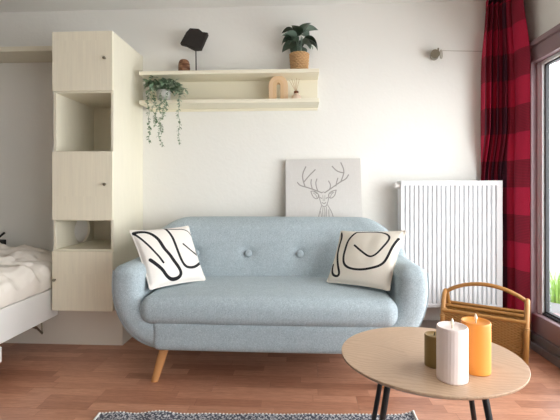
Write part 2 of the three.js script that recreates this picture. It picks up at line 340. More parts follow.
{ // plant in wicker pot
  const t = thing('potted_plant', 'dark green broad leaf plant in a small wicker pot', 'plant', [-0.012, S1, 0.115]);
  const wick = mat('#c9a172', 0.8);
  mesh('pot', wovenPot(0.056, 0.066, 0.135, 11, 15), wick, t);
  mesh('soil', new THREE.CylinderGeometry(0.057, 0.057, 0.01, 24).translate(0, 0.118, 0), mat('#2c221a', 0.95), t);
  const lm = [mat('#2c3b2c', 0.42, { side: THREE.DoubleSide }), mat('#38493a', 0.45, { side: THREE.DoubleSide }), mat('#6d8072', 0.5, { side: THREE.DoubleSide })];
  const spec = [[180, 0.23, 20, 0.14, 1.9], [150, 0.19, 25, 0.13, 1.9], [205, 0.22, 40, 0.13, 1.5], [15, 0.22, 20, 0.15, 2.0], [-20, 0.20, 25, 0.15, 2.1], [45, 0.21, 35, 0.13, 1.7], [90, 0.22, 30, 0.14, 1.9], [110, 0.20, 10, 0.13, 1.9], [70, 0.18, 10, 0.12, 2.0], [260, 0.24, 50, 0.12, 1.3], [300, 0.25, 55, 0.12, 1.2], [20, 0.27, 50, 0.12, 1.4], [160, 0.27, 50, 0.12, 1.5], [95, 0.27, 45, 0.12, 1.7], [60, 0.26, 45, 0.11, 1.5], [130, 0.25, 40, 0.11, 1.6], [230, 0.20, 20, 0.11, 1.7], [340, 0.19, 15, 0.12, 1.9]];
  spec.forEach(([az, y, el, len, dr], i) => {
    const r = 0.022, d = 1, g = leaf(len * d * 1.08, 0.088, dr);
    g.rotateX(rr(-0.5, 0.5)); g.rotateZ(R(el)); g.rotateY(R(az)); // az measured towards -z as positive turn
    const a = R(az); g.translate(Math.cos(a) * r, y + 0.02, -Math.sin(a) * r);
    // keep leaves off the wall
    const p = g.attributes.position; for (let k = 0; k < p.count; k++) if (p.getZ(k) < -0.10) p.setZ(k, -0.10 + (p.getZ(k) + 0.10) * 0.08);
    g.computeVertexNormals();
    mesh('leaf', g, lm[i % 3], t);
  });
  for (let k = 0; k < 7; k++) { const a = k * 0.9; mesh('stem', tube([[0.01 * Math.cos(a), 0.12, 0.01 * Math.sin(a)], [0.016 * Math.cos(a), 0.18, 0.016 * Math.sin(a)], [0.022 * Math.cos(a), 0.255, 0.022 * Math.sin(a)]], 0.0035, 6, 5), lm[2], t); }
}
{ // trailing plant
  const t = thing('trailing_plant', 'small leaved green plant trailing down from the lower shelf', 'plant', [-1.0, S0, 0.125]);
  mesh('pot', lathe([[0, 0], [0.042, 0], [0.055, 0.08], [0.058, 0.085], [0.052, 0.085], [0.048, 0.07], [0, 0.07]], 28), mat('#c3c2bc', 0.6), t);
  const green = [mat('#869a80', 0.6, { side: THREE.DoubleSide }), mat('#6c8468', 0.6, { side: THREE.DoubleSide }), mat('#a3b299', 0.6, { side: THREE.DoubleSide })];
  const bit = (x, y, z, s) => { const g = leaf(s, s * 0.62, 0.7, 0.2); g.rotateZ(rr(-0.6, 0.8)); g.rotateY(rr(0, 6.28)); g.rotateX(rr(-0.5, 0.5)); g.translate(x, y, z); return g; };
  // crown: mounds of little leaves
  for (let c = 0; c < 9; c++) {
    const cx = lerp(-0.08, 0.125, c / 8), cz = rr(-0.02, 0.06), cy = 0.128 - Math.abs(cx) * 0.3 + rr(-0.02, 0.015), list = [];
    for (let k = 0; k < 34; k++) { const th = rr(0, 6.28), ph = rr(-0.7, 1.5), q = rr(0.02, 0.045); list.push(bit(cx + Math.cos(th) * Math.cos(ph) * q, cy + Math.sin(ph) * q, cz + Math.sin(th) * Math.cos(ph) * q, rr(0.032, 0.048))); }
    mesh('leaf_cluster', list, green[c % 3], t);
  }
  // strands over the front edge of the board
  for (const [x0, x1, drop, wob] of [[-0.075, -0.062, 0.325, 0.006], [-0.05, -0.02, 0.20, 0.012], [-0.035, 0.028, 0.345, 0.014], [0.01, 0.02, 0.26, 0.014], [0.045, 0.03, 0.16, 0.01], [0.06, 0.045, 0.12, 0.01], [0.145, 0.148, 0.335, 0.005]]) {
    const pts = [V(x0 * 0.6, 0.09, 0.03), V(x0, 0.06, 0.085), V(x0, 0.012, 0.108)];
    const n = 9; for (let k = 1; k <= n; k++) pts.push(V(lerp(x0, x1, k / n) + Math.sin(k * 1.7 + x0 * 40) * wob, 0.012 - drop * k / n, 0.112 + Math.sin(k) * 0.004));
    const curve = new THREE.CatmullRomCurve3(pts), list = [new THREE.TubeGeometry(curve, 40, 0.0016, 5)];
    const m = Math.round(drop * 95) + 8;
    for (let k = 0; k < m; k++) { const q = curve.getPoint(0.12 + 0.88 * k / m); list.push(bit(q.x, q.y, q.z + 0.002, rr(0.017, 0.028))); }
    mesh('strand', list, green[(Math.round(drop * 100)) % 2], t);
  }
}
{ // wooden arch ornament: outer arch with a slot
  const t = thing('wooden_arch', 'pale wooden arch ornament with a narrow slot on the lower shelf', 'ornament', [-0.163, S0, 0.115]);
  const arch = (ro, ri, h) => { const s = new THREE.Shape(); s.moveTo(-ro, 0); s.lineTo(-ro, h); s.absarc(0, h, ro, Math.PI, 0, true); s.lineTo(ro, 0); s.lineTo(ri, 0); s.lineTo(ri, h); s.absarc(0, h, ri, 0, Math.PI, false); s.lineTo(-ri, 0); s.lineTo(-ro, 0); return new THREE.ExtrudeGeometry(s, { depth: 0.034, bevelEnabled: true, bevelSize: 0.003, bevelThickness: 0.003, bevelSegments: 2, curveSegments: 24 }).translate(0, 0, -0.017); };
  mesh('outer_arch', boxUV(arch(0.066, 0.042, 0.115)), mat('#e0c19c', 0.6), t);
  mesh('inner_arch', boxUV(arch(0.038, 0.017, 0.115)), mat('#dbb98f', 0.6), t);
}
{ // reed diffuser
  const t = thing('reed_diffuser', 'small reed diffuser bottle with thin sticks on the lower shelf', 'diffuser', [-0.034, S0, 0.115]);
  mesh('bottle', lathe([[0, 0], [0.034, 0], [0.036, 0.008], [0.034, 0.036], [0.022, 0.05], [0.015, 0.053], [0.015, 0.062], [0, 0.062]], 28), mat('#e4cdb6', 0.35), t);
  mesh('collar', lathe([[0, 0.058], [0.017, 0.058], [0.017, 0.074], [0.006, 0.075], [0, 0.075]], 24), mat('#6d4128', 0.45), t);
  for (const [dx, dz] of [[-0.05, 0.0], [-0.032, 0.02], [-0.012, -0.02], [0.022, 0.012], [0.004, 0.024]]) mesh('reed', bar([dx * 0.06, 0.07, dz * 0.06], [dx, 0.163 - Math.abs(dx) * 0.2, dz], 0.0017, 0.0017, 6), mat('#c9b08a', 0.8), t);
}

// ---------------------------------------------------------------- wire holder on the wall
{
  const t = thing('curtain_wire_holder', 'small round brushed metal wire holder on the bare wall', 'bracket', [0.978, 2.022, 0]);
  mesh('wall_plate', bar([0, 0, 0.001], [0, 0, 0.012], 0.03, 0.03, 24), M.chrome, t);
  mesh('cap', bar([-0.005, -0.002, 0.012], [-0.016, -0.004, 0.075], 0.028, 0.032, 24), M.nickel, t);
  mesh('clamp_ring', new THREE.TorusGeometry(0.026, 0.008, 10, 24).rotateY(R(62)).translate(0.034, 0.0, 0.05), M.chrome, t);
  mesh('thumb_screw', bar([0.014, 0.022, 0.05], [0.014, 0.045, 0.05], 0.006), M.nickel, t);
  mesh('pin', bar([-0.01, 0, 0.05], [0.036, 0, 0.05], 0.008), M.nickel, t);
  tag(mesh('curtain_wire', tube([[1.012, 2.05, 0.045], [1.18, 2.049, 0.03], [1.35, 2.049, 0.014]], 0.0022, 12, 6), mat('#b8b3a8', 0.4, { metalness: 0.6 })), 'thin taut wire along the wall towards the red curtain', 'wire');
}

// ---------------------------------------------------------------- stag picture, wedged between sofa back and wall
{
  const W = 0.552, H = 0.60, t = thing('stag_canvas', 'grey canvas picture with a line drawn stag head', 'picture');
  const Z2 = (p) => [(p[0] - 38) / 420, (p[1] - 50) / 420];
  const map = canvasTex(768, 844, (g, w, h) => {
    g.fillStyle = '#cfccc7'; g.fillRect(0, 0, w, h);
    for (let k = 0; k < 5200; k++) { const v = 198 + Math.floor(rnd() * 22); g.fillStyle = `rgba(${v},${v - 3},${v - 6},0.5)`; rnd() < 0.65 ? g.fillRect(rnd() * w, rnd() * h, 2, 10 + rnd() * 40) : g.fillRect(rnd() * w, rnd() * h, 10 + rnd() * 30, 2); }
    g.lineCap = g.lineJoin = 'round';
    const line = (pts, wd, c = '#97938f') => { g.strokeStyle = c; g.lineWidth = wd * 1.35; g.beginPath(); const q = pts.map(Z2).map(([x, y]) => [x * w, y * w]); g.moveTo(...q[0]); for (let i = 1; i < q.length - 1; i++) g.quadraticCurveTo(q[i][0], q[i][1], (q[i][0] + q[i + 1][0]) / 2, (q[i][1] + q[i + 1][1]) / 2); g.lineTo(...q[q.length - 1]); g.stroke(); };
    for (const [p, wd] of [
      [[[238, 244], [195, 226], [150, 210], [118, 202], [104, 184]], 9], [[[146, 208], [132, 165], [134, 130], [152, 94]], 9], [[[140, 182], [165, 150], [204, 112]], 9], [[[186, 218], [178, 195], [182, 168]], 8], [[[216, 232], [203, 195], [213, 165]], 8],
      [[[256, 244], [300, 214], [345, 182], [375, 168], [389, 144]], 9], [[[346, 182], [364, 140], [364, 110], [349, 74]], 9], [[[364, 132], [330, 128], [300, 94]], 9], [[[318, 206], [322, 185], [330, 162]], 8], [[[281, 228], [292, 205], [278, 178]], 8],
      [[[178, 236], [198, 230], [224, 256], [214, 282], [190, 270], [178, 236]], 7], [[[190, 244], [204, 252], [212, 272]], 5], [[[196, 238], [212, 250]], 5],
      [[[319, 230], [292, 234], [272, 258], [285, 280], [310, 264], [319, 230]], 7], [[[306, 242], [292, 252], [286, 270]], 5], [[[300, 240], [286, 250]], 5],
      [[[222, 256], [228, 290], [238, 318], [250, 324], [264, 318], [274, 290], [278, 256]], 6], [[[238, 244], [248, 238], [256, 244]], 6], [[[230, 272], [238, 276]], 7], [[[262, 276], [270, 272]], 7], [[[240, 300], [250, 308], [260, 300]], 7], [[[244, 260], [246, 290]], 4], [[[256, 260], [254, 290]], 4],
      [[[236, 318], [226, 348], [218, 384], [210, 430]], 6], [[[244, 326], [240, 360], [246, 400], [240, 440]], 5], [[[252, 328], [256, 356], [250, 384]], 5], [[[262, 324], [264, 350], [258, 392], [264, 430]], 5], [[[270, 314], [286, 342], [298, 372], [306, 430]], 6], [[[230, 350], [236, 376], [230, 400]], 5], [[[276, 340], [274, 372], [282, 400]], 5],
    ]) line(p, wd);
  });
  const board = mesh('stretcher', bx(-W / 2, W / 2, 0, H, 0, 0.028, 0.002), mat('#d6d0c8', 0.9), t);
  const face = new THREE.BoxGeometry(W - 0.002, H - 0.002, 0.0016).translate(0, H / 2, 0.0288);
  mesh('canvas_face', face, new THREE.MeshStandardMaterial({ map, roughness: 0.92 }), t);
  t.position.set(0.168, 0.672, 0.088); t.rotation.set(R(-8.0), 0, R(0.7));
}

// ---------------------------------------------------------------- radiator
{
  const t = thing('radiator', 'white ribbed panel radiator under the bare wall', 'radiator', [0, 0, 0]);
  const x0 = 0.702, x1 = 1.397, y0 = 0.214, y1 = 1.106, zb = 0.048, zf = 0.150, n = 21, sh = new THREE.Shape(), m0 = x0 + 0.022, m1 = x1 - 0.022, pit = (m1 - m0) / n;
  sh.moveTo(x0 + 0.004, -(zf - 0.022)); sh.lineTo(x0 + 0.004, -(zf - 0.002)); sh.lineTo(x0 + 0.006, -zf); sh.lineTo(m0, -zf);
  for (let k = 0; k < n; k++) { const a = m0 + k * pit; for (const [f, d] of [[0.04, 0], [0.16, 0.016], [0.34, 0.016], [0.46, 0], [0.96, 0]]) sh.lineTo(a + f * pit, -(zf - d)); }
  sh.lineTo(m1, -zf); sh.lineTo(x1 - 0.006, -zf); sh.lineTo(x1 - 0.004, -(zf - 0.002)); sh.lineTo(x1 - 0.004, -(zf - 0.022)); sh.lineTo(x0 + 0.004, -(zf - 0.022));
  const g = new THREE.ExtrudeGeometry(sh, { depth: y1 - y0 - 0.06, bevelEnabled: false }); g.rotateX(-Math.PI / 2); g.translate(0, y0 + 0.028, 0);
  mesh('front_panel', boxUV(g), M.radiator, t);
  mesh('top_band', bx(x0 + 0.003, x1 - 0.003, y1 - 0.036, y1 - 0.004, zf - 0.022, zf + 0.0015, 0.006), M.radiator, t);
  mesh('bottom_band', bx(x0 + 0.003, x1 - 0.003, y0, y0 + 0.03, zf - 0.022, zf + 0.0015, 0.006), M.radiator, t);
  mesh('rear_panel', bx(x0 + 0.003, x1 - 0.003, y0 + 0.002, y1 - 0.006, zb, zb + 0.014, 0.003), M.radiator, t);
  for (const x of [x0, x1 - 0.006]) mesh('side_cover', bx(x, x + 0.006, y0 + 0.004, y1 - 0.001, zb, zf, 0.002), M.radiator, t);
  const gr = []; for (let k = 0; k < 46; k++) { const x = lerp(x0 + 0.012, x1 - 0.012, k / 45); gr.push(bx(x - 0.003, x + 0.003, y1 - 0.004, y1, zb + 0.01, zf - 0.01)); }
  mesh('top_grille', [...gr, bx(x0, x1, y1 - 0.004, y1, zb, zb + 0.011), bx(x0, x1, y1 - 0.004, y1, zf - 0.011, zf)], M.radiator, t);
  mesh('convector', bx(x0 + 0.03, x1 - 0.03, y0 + 0.03, y1 - 0.03, zb + 0.02, zf - 0.024), mat('#cfcfcc', 0.6), t);
  const v = mesh('valve', [bar([x0 + 0.004, y1 - 0.035, 0.11], [x0 - 0.012, y1 - 0.035, 0.11], 0.011)], M.chrome, t);
  mesh('valve_cap', [bar([x0 - 0.002, y1 - 0.035, 0.112], [x0 - 0.036, y1 - 0.035, 0.116], 0.021, 0.019, 20)], M.white, v);
  for (const x of [x0 + 0.1, x1 - 0.1]) mesh('wall_bracket', bx(x - 0.015, x + 0.015, y0 + 0.05, y1 - 0.05, 0.0005, zb + 0.002), M.white, t);
  mesh('supply_pipe', [bar([x0 + 0.06, 0.0, 0.07], [x0 + 0.06, y0 + 0.004, 0.07], 0.009), bar([x0 + 0.11, 0.0, 0.07], [x0 + 0.11, y0 + 0.004, 0.07], 0.009)], M.white, t);
}

// ---------------------------------------------------------------- curtain
{
  const t = thing('curtain', 'crimson and dark purple checked curtain hanging beside the balcony door', 'curtain');
  const map = canvasTex(512, 512, (g, w, h) => {
    const im = g.createImageData(w, h), A = [182, 22, 62], B = [134, 13, 41], C = [112, 13, 40], D = [70, 14, 37];
    for (let y = 0; y < h; y++) for (let x = 0; x < w; x++) {
      const s = x < w / 2, b = y < h / 2, c = s ? (b ? A : B) : (b ? C : D), q = (y * w + x) * 4;
      const weave = ((b ? (x + y) % 12 < 5 : y % 14 < 6) ? 14 : -8) + (hash(x, y, 33) - 0.5) * 14, k = 1 + weave / 110;
      im.data[q] = clamp(c[0] * k, 0, 255); im.data[q + 1] = clamp(c[1] * k + (b ? 0 : 4), 0, 255); im.data[q + 2] = clamp(c[2] * k + (b ? 0 : 4), 0, 255); im.data[q + 3] = 255;
    }
    g.putImageData(im, 0, 0);
  });
  map.repeat.set(1 / 0.42, 1 / 0.372); map.offset.set(0, 0.156);
  const cloth = new THREE.MeshPhysicalMaterial({ map, roughness: 0.9, side: THREE.DoubleSide, sheen: 0.2, sheenColor: new THREE.Color('#c04060'), sheenRoughness: 0.6 });
  const YT = 2.405, YB = 0.03, NU = 260, NV = 80;
  const plan = (u, Y) => {   // u along the cloth: folds against the back wall, then one broad fold towards the room
    const up = sstep(1.10, 1.5, Y), top = sstep(1.9, 2.4, Y);
    const amp = lerp(0.012, 0.058, up) * (1 - 0.35 * top);
    if (u < 0.62) {
      const s = u / 0.62, ph = s * Math.PI * 2 * 5.5;
      const x = lerp(lerp(1.300, 1.335, top), 1.438, s) + 0.006 * Math.sin(ph * 0.5 + Y * 2) * up;
      return [x, 0.010 + amp + amp * 0.95 * Math.cos(ph + 0.5 * Math.sin(Y * 2.1 + s * 4)) + 0.05 * Math.pow(s, 7)];
    }
    const s = (u - 0.62) / 0.38, bow = Math.sin(s * Math.PI), bend = 0.004 * Math.sin(Y * 5);
    const z0 = 0.010 + amp + amp * 0.95 * Math.cos(Math.PI * 11 + 0.5 * Math.sin(Y * 2.1 + 4)) + 0.05;
    return [lerp(1.438, lerp(1.497, 1.478, top), Math.pow(s, 0.9)) - 0.016 * bow * Math.cos(s * 9) + bend * bow, lerp(z0, lerp(0.302, 0.25, top), s) + 0.028 * Math.sin(s * Math.PI * 3) * (1 - s * 0.4)];
  };
  // cloth length along the middle height gives u of the checks in metres
  const cum = [0]; for (let i = 1; i <= NU; i++) { const a = plan((i - 1) / NU, 1.7), b = plan(i / NU, 1.7); cum.push(cum[i - 1] + Math.hypot(a[0] - b[0], a[1] - b[1])); }
  const len = cum[NU];
  const g = grid(NU, NV, (u, v) => { const Y = lerp(YB, YT, v), p = plan(u, Y); return [p[0], Y, p[1]]; }, (u, v) => [cum[Math.round(u * NU)] - len + 0.21, lerp(YB, YT, v)]);
  mesh('cloth', g, cloth, t);
  mesh('heading_tape', grid(NU, 2, (u, v) => { const Y = lerp(2.375, 2.41, v), p = plan(u, Y); return [p[0], Y, p[1] + 0.002]; }), mat('#4a0f20', 0.9, { side: THREE.DoubleSide }), t);
  const rail = mesh('curtain_rail', bx(1.44, 1.475, 2.405, 2.424, 0.02, 4.2, 0.002), M.white); tag(rail, 'white curtain rail on the ceiling above the balcony door', 'rail');
}

// ---------------------------------------------------------------- sofa
const SX = -0.178;
{
  const t = thing('sofa', 'pale blue grey two seater sofa with rounded arms and wooden legs', 'sofa', [SX, 0, 0]);
  mesh('base', softBox(1.22, 0.165, 0.75, 0.035, 60, 12, 30, (x, y, z) => [x, y + 0.270, z + 0.553 + 0.01 * Math.cos(x * 2)]), M.sofa, t);
  // arms: a padded slab bent outwards, from under the seat up to the rounded top
  const axis = new THREE.CatmullRomCurve3([V(0.50, 0.262, 0), V(0.605, 0.270, 0), V(0.688, 0.318, 0), V(0.740, 0.40, 0), V(0.764, 0.49, 0), V(0.766, 0.565, 0), V(0.762, 0.637, 0)], false, 'centripetal');
  for (const s of [-1, 1]) {
    const L = 1, g = softBox(0.150, 0.50, 0.80, 0.066, 20, 60, 40, (x, y, z) => {
      const q = clamp((y + 0.25) / 0.5, 0, 1), c = axis.getPoint(q), d = axis.getTangent(q), bulge = 1 + 0.10 * Math.sin(Math.PI * clamp(q, 0, 1));
      const nx = d.y, ny = -d.x, top = sstep(0.45, 1, q);
      const Z = z + 0.515 + 0.012 * Math.sin(q * Math.PI);
      const back = sstep(0.45, 0.12, Z);
      return [s * (c.x + nx * x * bulge * lerp(0.98, 1.04, top)) - s * 0.015 * back, c.y + ny * x * bulge + top * back * 0.02, Z];
    });
    if (s < 0) { const p = g.attributes.position, uv = g.attributes.uv, nr = g.attributes.normal; for (let i = 0; i < p.count; i += 3) for (const a of [p, uv, nr]) for (let k = 0; k < a.itemSize; k++) { const q = a.array[(i + 1) * a.itemSize + k]; a.array[(i + 1) * a.itemSize + k] = a.array[(i + 2) * a.itemSize + k]; a.array[(i + 2) * a.itemSize + k] = q; } for (let i = 0; i < nr.count; i++) nr.setXYZ(i, -nr.getX(i), -nr.getY(i), -nr.getZ(i)); }
    const arm = mesh('armrest', g, M.sofa, t);
    // seam of the front panel
    const pts = []; for (let k = 0; k <= 26; k++) { const q = 0.06 + 0.86 * k / 26, c = axis.getPoint(q), d = axis.getTangent(q); pts.push(V(s * (c.x + d.y * 0.071), c.y - d.x * 0.071, 0.886 + 0.012 * Math.sin(q * Math.PI))); }
    mesh('seam', tube(pts, 0.0032, 60, 6), M.sofa, arm);
  }
  const btn = [-0.515, -0.168, 0.172, 0.515];
  const back = softBox(1.70, 0.66, 0.185, 0.082, 110, 60, 16, (x, y, z) => {
    const Y0 = 0.20, ax = Math.abs(x), c = clamp((ax - 0.60) / 0.25, 0, 1.1), topY = 0.852 - 0.17 * Math.pow(c, 2.3);
    const Y = Y0 + (y + 0.33) / 0.66 * (topY - Y0), lean = Math.max(0, Y - 0.30) * 0.36;
    let Z = 0.385 - lean + z + 0.11 * Math.pow(ax / 0.83, 4);
    const wide = 1 - 0.03 * sstep(0.62, 0.86, Y) - 0.06 * sstep(0.5, 0.25, Y);
    if (z > 0) { Z += 0.022 * Math.sin(clamp((Y - 0.42) / 0.44, 0, 1) * Math.PI); for (const b of btn) { const r = Math.hypot(x - b, (Y - 0.622) * 0.9); Z -= 0.020 * Math.exp(-r * r / 0.0011) + 0.008 * Math.exp(-r * r / 0.008); } }
    return [x * wide - 0.008, Y, Z];
  });
  const bk = mesh('backrest', back, M.sofa, t);
  for (const b of btn) mesh('button', new THREE.SphereGeometry(0.024, 20, 12).scale(1, 1, 0.38).rotateX(R(-20)).translate(b, 0.622, 0.376 + 0.11 * Math.pow(Math.abs(b) / 0.83, 4)), M.sofa, bk);
  const seat = mesh('seat_cushion', softBox(1.36, 0.152, 0.60, 0.066, 90, 20, 40, (x, y, z) => [x * (1 - 0.0 * z), 0.402 + y + (y > 0 ? 0.012 * Math.cos(x / 0.67 * 1.4) * Math.cos(z / 0.3 * 1.3) : 0), 0.655 + z + 0.008 * Math.cos(x * 2.2)]), M.sofa, t);
  const pipe = []; for (let k = 0; k <= 40; k++) { const x = lerp(-0.60, 0.60, k / 40); pipe.push(V(x, 0.352, 0.937 + 0.008 * Math.cos(x * 2.2))); }
  mesh('piping', tube(pipe, 0.0035, 80, 6), M.sofa, seat);
  const legWood = mat('#c58d58', 0.45);
  for (const [sx, sz] of [[-1, 1], [1, 1], [-1, -1], [1, -1]]) {
    const zt = sz > 0 ? 0.83 : 0.28, zf = sz > 0 ? 0.868 : 0.22;
    mesh('leg', [bar([sx * 0.615, 0.004, zf], [sx * 0.565, 0.20, zt], 0.019, 0.027, 18), new THREE.SphereGeometry(0.019, 14, 8).scale(1, 0.35, 1).translate(sx * 0.615, 0.0055, zf)], legWood, t);
  }
}
// ---- scatter cushions: printed cover, plump middle, pulled corners
function cushion(label, px, strokes, C, tone, shift) {
  const [TL, TR, BR, BL] = C.map((c) => V(...c));
  const inv = (x, y) => { let u = 0.5, v = 0.5; for (let k = 0; k < 30; k++) { const f = (i) => (1 - u) * (1 - v) * px[0][i] + u * (1 - v) * px[1][i] + u * v * px[2][i] + (1 - u) * v * px[3][i], ex = f(0) - x, ey = f(1) - y; const du = [0, 1].map((i) => (1 - v) * (px[1][i] - px[0][i]) + v * (px[2][i] - px[3][i])), dv = [0, 1].map((i) => (1 - u) * (px[3][i] - px[0][i]) + u * (px[2][i] - px[1][i])), D = du[0] * dv[1] - du[1] * dv[0]; u -= (ex * dv[1] - ey * dv[0]) / D; v -= (du[0] * ey - du[1] * ex) / D; } return [u, v]; };
  const map = canvasTex(640, 640, (g, w, h) => {
    g.fillStyle = tone; g.fillRect(0, 0, w, h);
    for (let k = 0; k < 5000; k++) { const v = 214 + Math.floor(rnd() * 28); g.fillStyle = `rgba(${v},${v - 4},${v - 10},0.35)`; rnd() < 0.5 ? g.fillRect(rnd() * w, rnd() * h, 1.5, 8 + rnd() * 14) : g.fillRect(rnd() * w, rnd() * h, 8 + rnd() * 14, 1.5); }
    g.lineCap = g.lineJoin = 'round'; g.strokeStyle = '#15161a';
    for (const [wd, pts] of strokes) { const q = pts.map(([x, y]) => inv(x, y)).map(([u, v]) => { const k = Math.pow(Math.max(0, 16 * u * (1 - u) * v * (1 - v)), 0.42); return [(u + shift[0] * k) * w, (v + shift[1] * k) * h]; }); g.lineWidth = wd; g.beginPath(); g.moveTo(...q[0]); for (let i = 1; i < q.length - 1; i++) g.quadraticCurveTo(q[i][0], q[i][1], (q[i][0] + q[i + 1][0]) / 2, (q[i][1] + q[i + 1][1]) / 2); g.lineTo(...q[q.length - 1]); g.stroke(); }
  });
  const ctr = TL.clone().add(TR).add(BR).add(BL).multiplyScalar(0.25), ex = TR.clone().sub(TL).add(BR).sub(BL).normalize(), ey = TL.clone().sub(BL).add(TR).sub(BR), n = ex.clone().cross(ey).normalize();
  const t = thing('scatter_cushion', label, 'cushion', [ctr.x, ctr.y, ctr.z]);
  const N = 40, face = (sgn) => {
    const g = grid(N, N, (u, v) => {
      const a = u * 2 - 1, b = v * 2 - 1, pull = 1 - 0.045 * (1 - a * a) * b * b, pull2 = 1 - 0.045 * (1 - b * b) * a * a;
      const U = 0.5 + a * pull2 / 2, W = 0.5 + b * pull / 2;
      const p = TL.clone().multiplyScalar((1 - U) * (1 - W)).addScaledVector(TR, U * (1 - W)).addScaledVector(BR, U * W).addScaledVector(BL, (1 - U) * W).sub(ctr);
      const h = 0.056 * Math.pow((1 - a * a) * (1 - b * b), 0.42) + 0.004 * (vnoise(u * 7 + 3, v * 7 + 3, 997, 55) - 0.5) * (1 - a * a) * (1 - b * b) * 2;
      p.addScaledVector(n, h * sgn);
      return [p.x, p.y, p.z];
    }, (u, v) => [u, 1 - v]);
    if (sgn > 0) { const ix = g.index.array; for (let i = 0; i < ix.length; i += 3) { const q = ix[i + 1]; ix[i + 1] = ix[i + 2]; ix[i + 2] = q; } g.computeVertexNormals(); }
    return g;
  };
  const m = new THREE.MeshStandardMaterial({ map, roughness: 0.95 });
  const front = mesh('front_cover', face(1), m, t);
  mesh('back_cover', face(-1), mat(tone, 0.95), t);
  // seam round the edge
  const ring = []; for (let e = 0; e < 4; e++) for (let k = 0; k < 12; k++) { const q = k / 12, [u, v] = [[q, 0], [1, q], [1 - q, 1], [0, 1 - q]][e], a = u * 2 - 1, b = v * 2 - 1, U = 0.5 + a * (1 - 0.045 * (1 - b * b) * a * a) / 2, W = 0.5 + b * (1 - 0.045 * (1 - a * a) * b * b) / 2; ring.push(TL.clone().multiplyScalar((1 - U) * (1 - W)).addScaledVector(TR, U * (1 - W)).addScaledVector(BR, U * W).addScaledVector(BL, (1 - U) * W).sub(ctr)); }
  mesh('seam', tube(ring, 0.004, 120, 6, true), mat(tone, 0.95), t);
  return t;
}
cushion('white cushion with black line print against the left arm by the cabinet', [[28, 62], [358, 34], [460, 350], [140, 397]], [
  [34, [[40, 78], [70, 68], [110, 75], [142, 102], [175, 155], [215, 212], [262, 268], [288, 308], [278, 336], [240, 346], [208, 326], [180, 288], [150, 262], [115, 235]]],
  [20, [[42, 82], [90, 135], [132, 185], [180, 248]]],
  [27, [[203, 50], [226, 85], [245, 140], [265, 200], [288, 252], [320, 278], [370, 276], [425, 254]]],
  [13, [[203, 50], [250, 57], [300, 52], [345, 66], [372, 98]]],
  [19, [[295, 143], [340, 176], [392, 206]]], [9, [[392, 206], [398, 186], [388, 130]]],
], [[-1.003, 0.799, 0.70], [-0.742, 0.801, 0.40], [-0.587, 0.487, 0.57], [-0.825, 0.496, 0.85]], '#ebe6df', [0.01, 0.09]);
cushion('beige cushion with black line print against the right arm by the radiator', [[118, 62], [476, 62], [386, 403], [28, 358]], [
  [24, [[122, 74], [136, 92], [118, 150], [108, 200], [115, 260], [127, 308], [112, 328], [80, 322], [70, 295], [76, 262]]],
  [23, [[225, 72], [190, 105], [165, 170], [154, 235], [164, 266], [200, 285], [260, 291], [330, 281], [378, 258], [402, 220], [425, 160], [452, 112]]],
  [19, [[225, 72], [300, 68], [370, 72], [412, 95], [405, 128], [370, 175], [340, 210], [310, 220], [270, 190], [225, 152]]],
], [[0.258, 0.775, 0.42], [0.609, 0.800, 0.63], [0.473, 0.500, 0.82], [0.155, 0.495, 0.62]], '#e6dfd2', [-0.02, 0.085]);

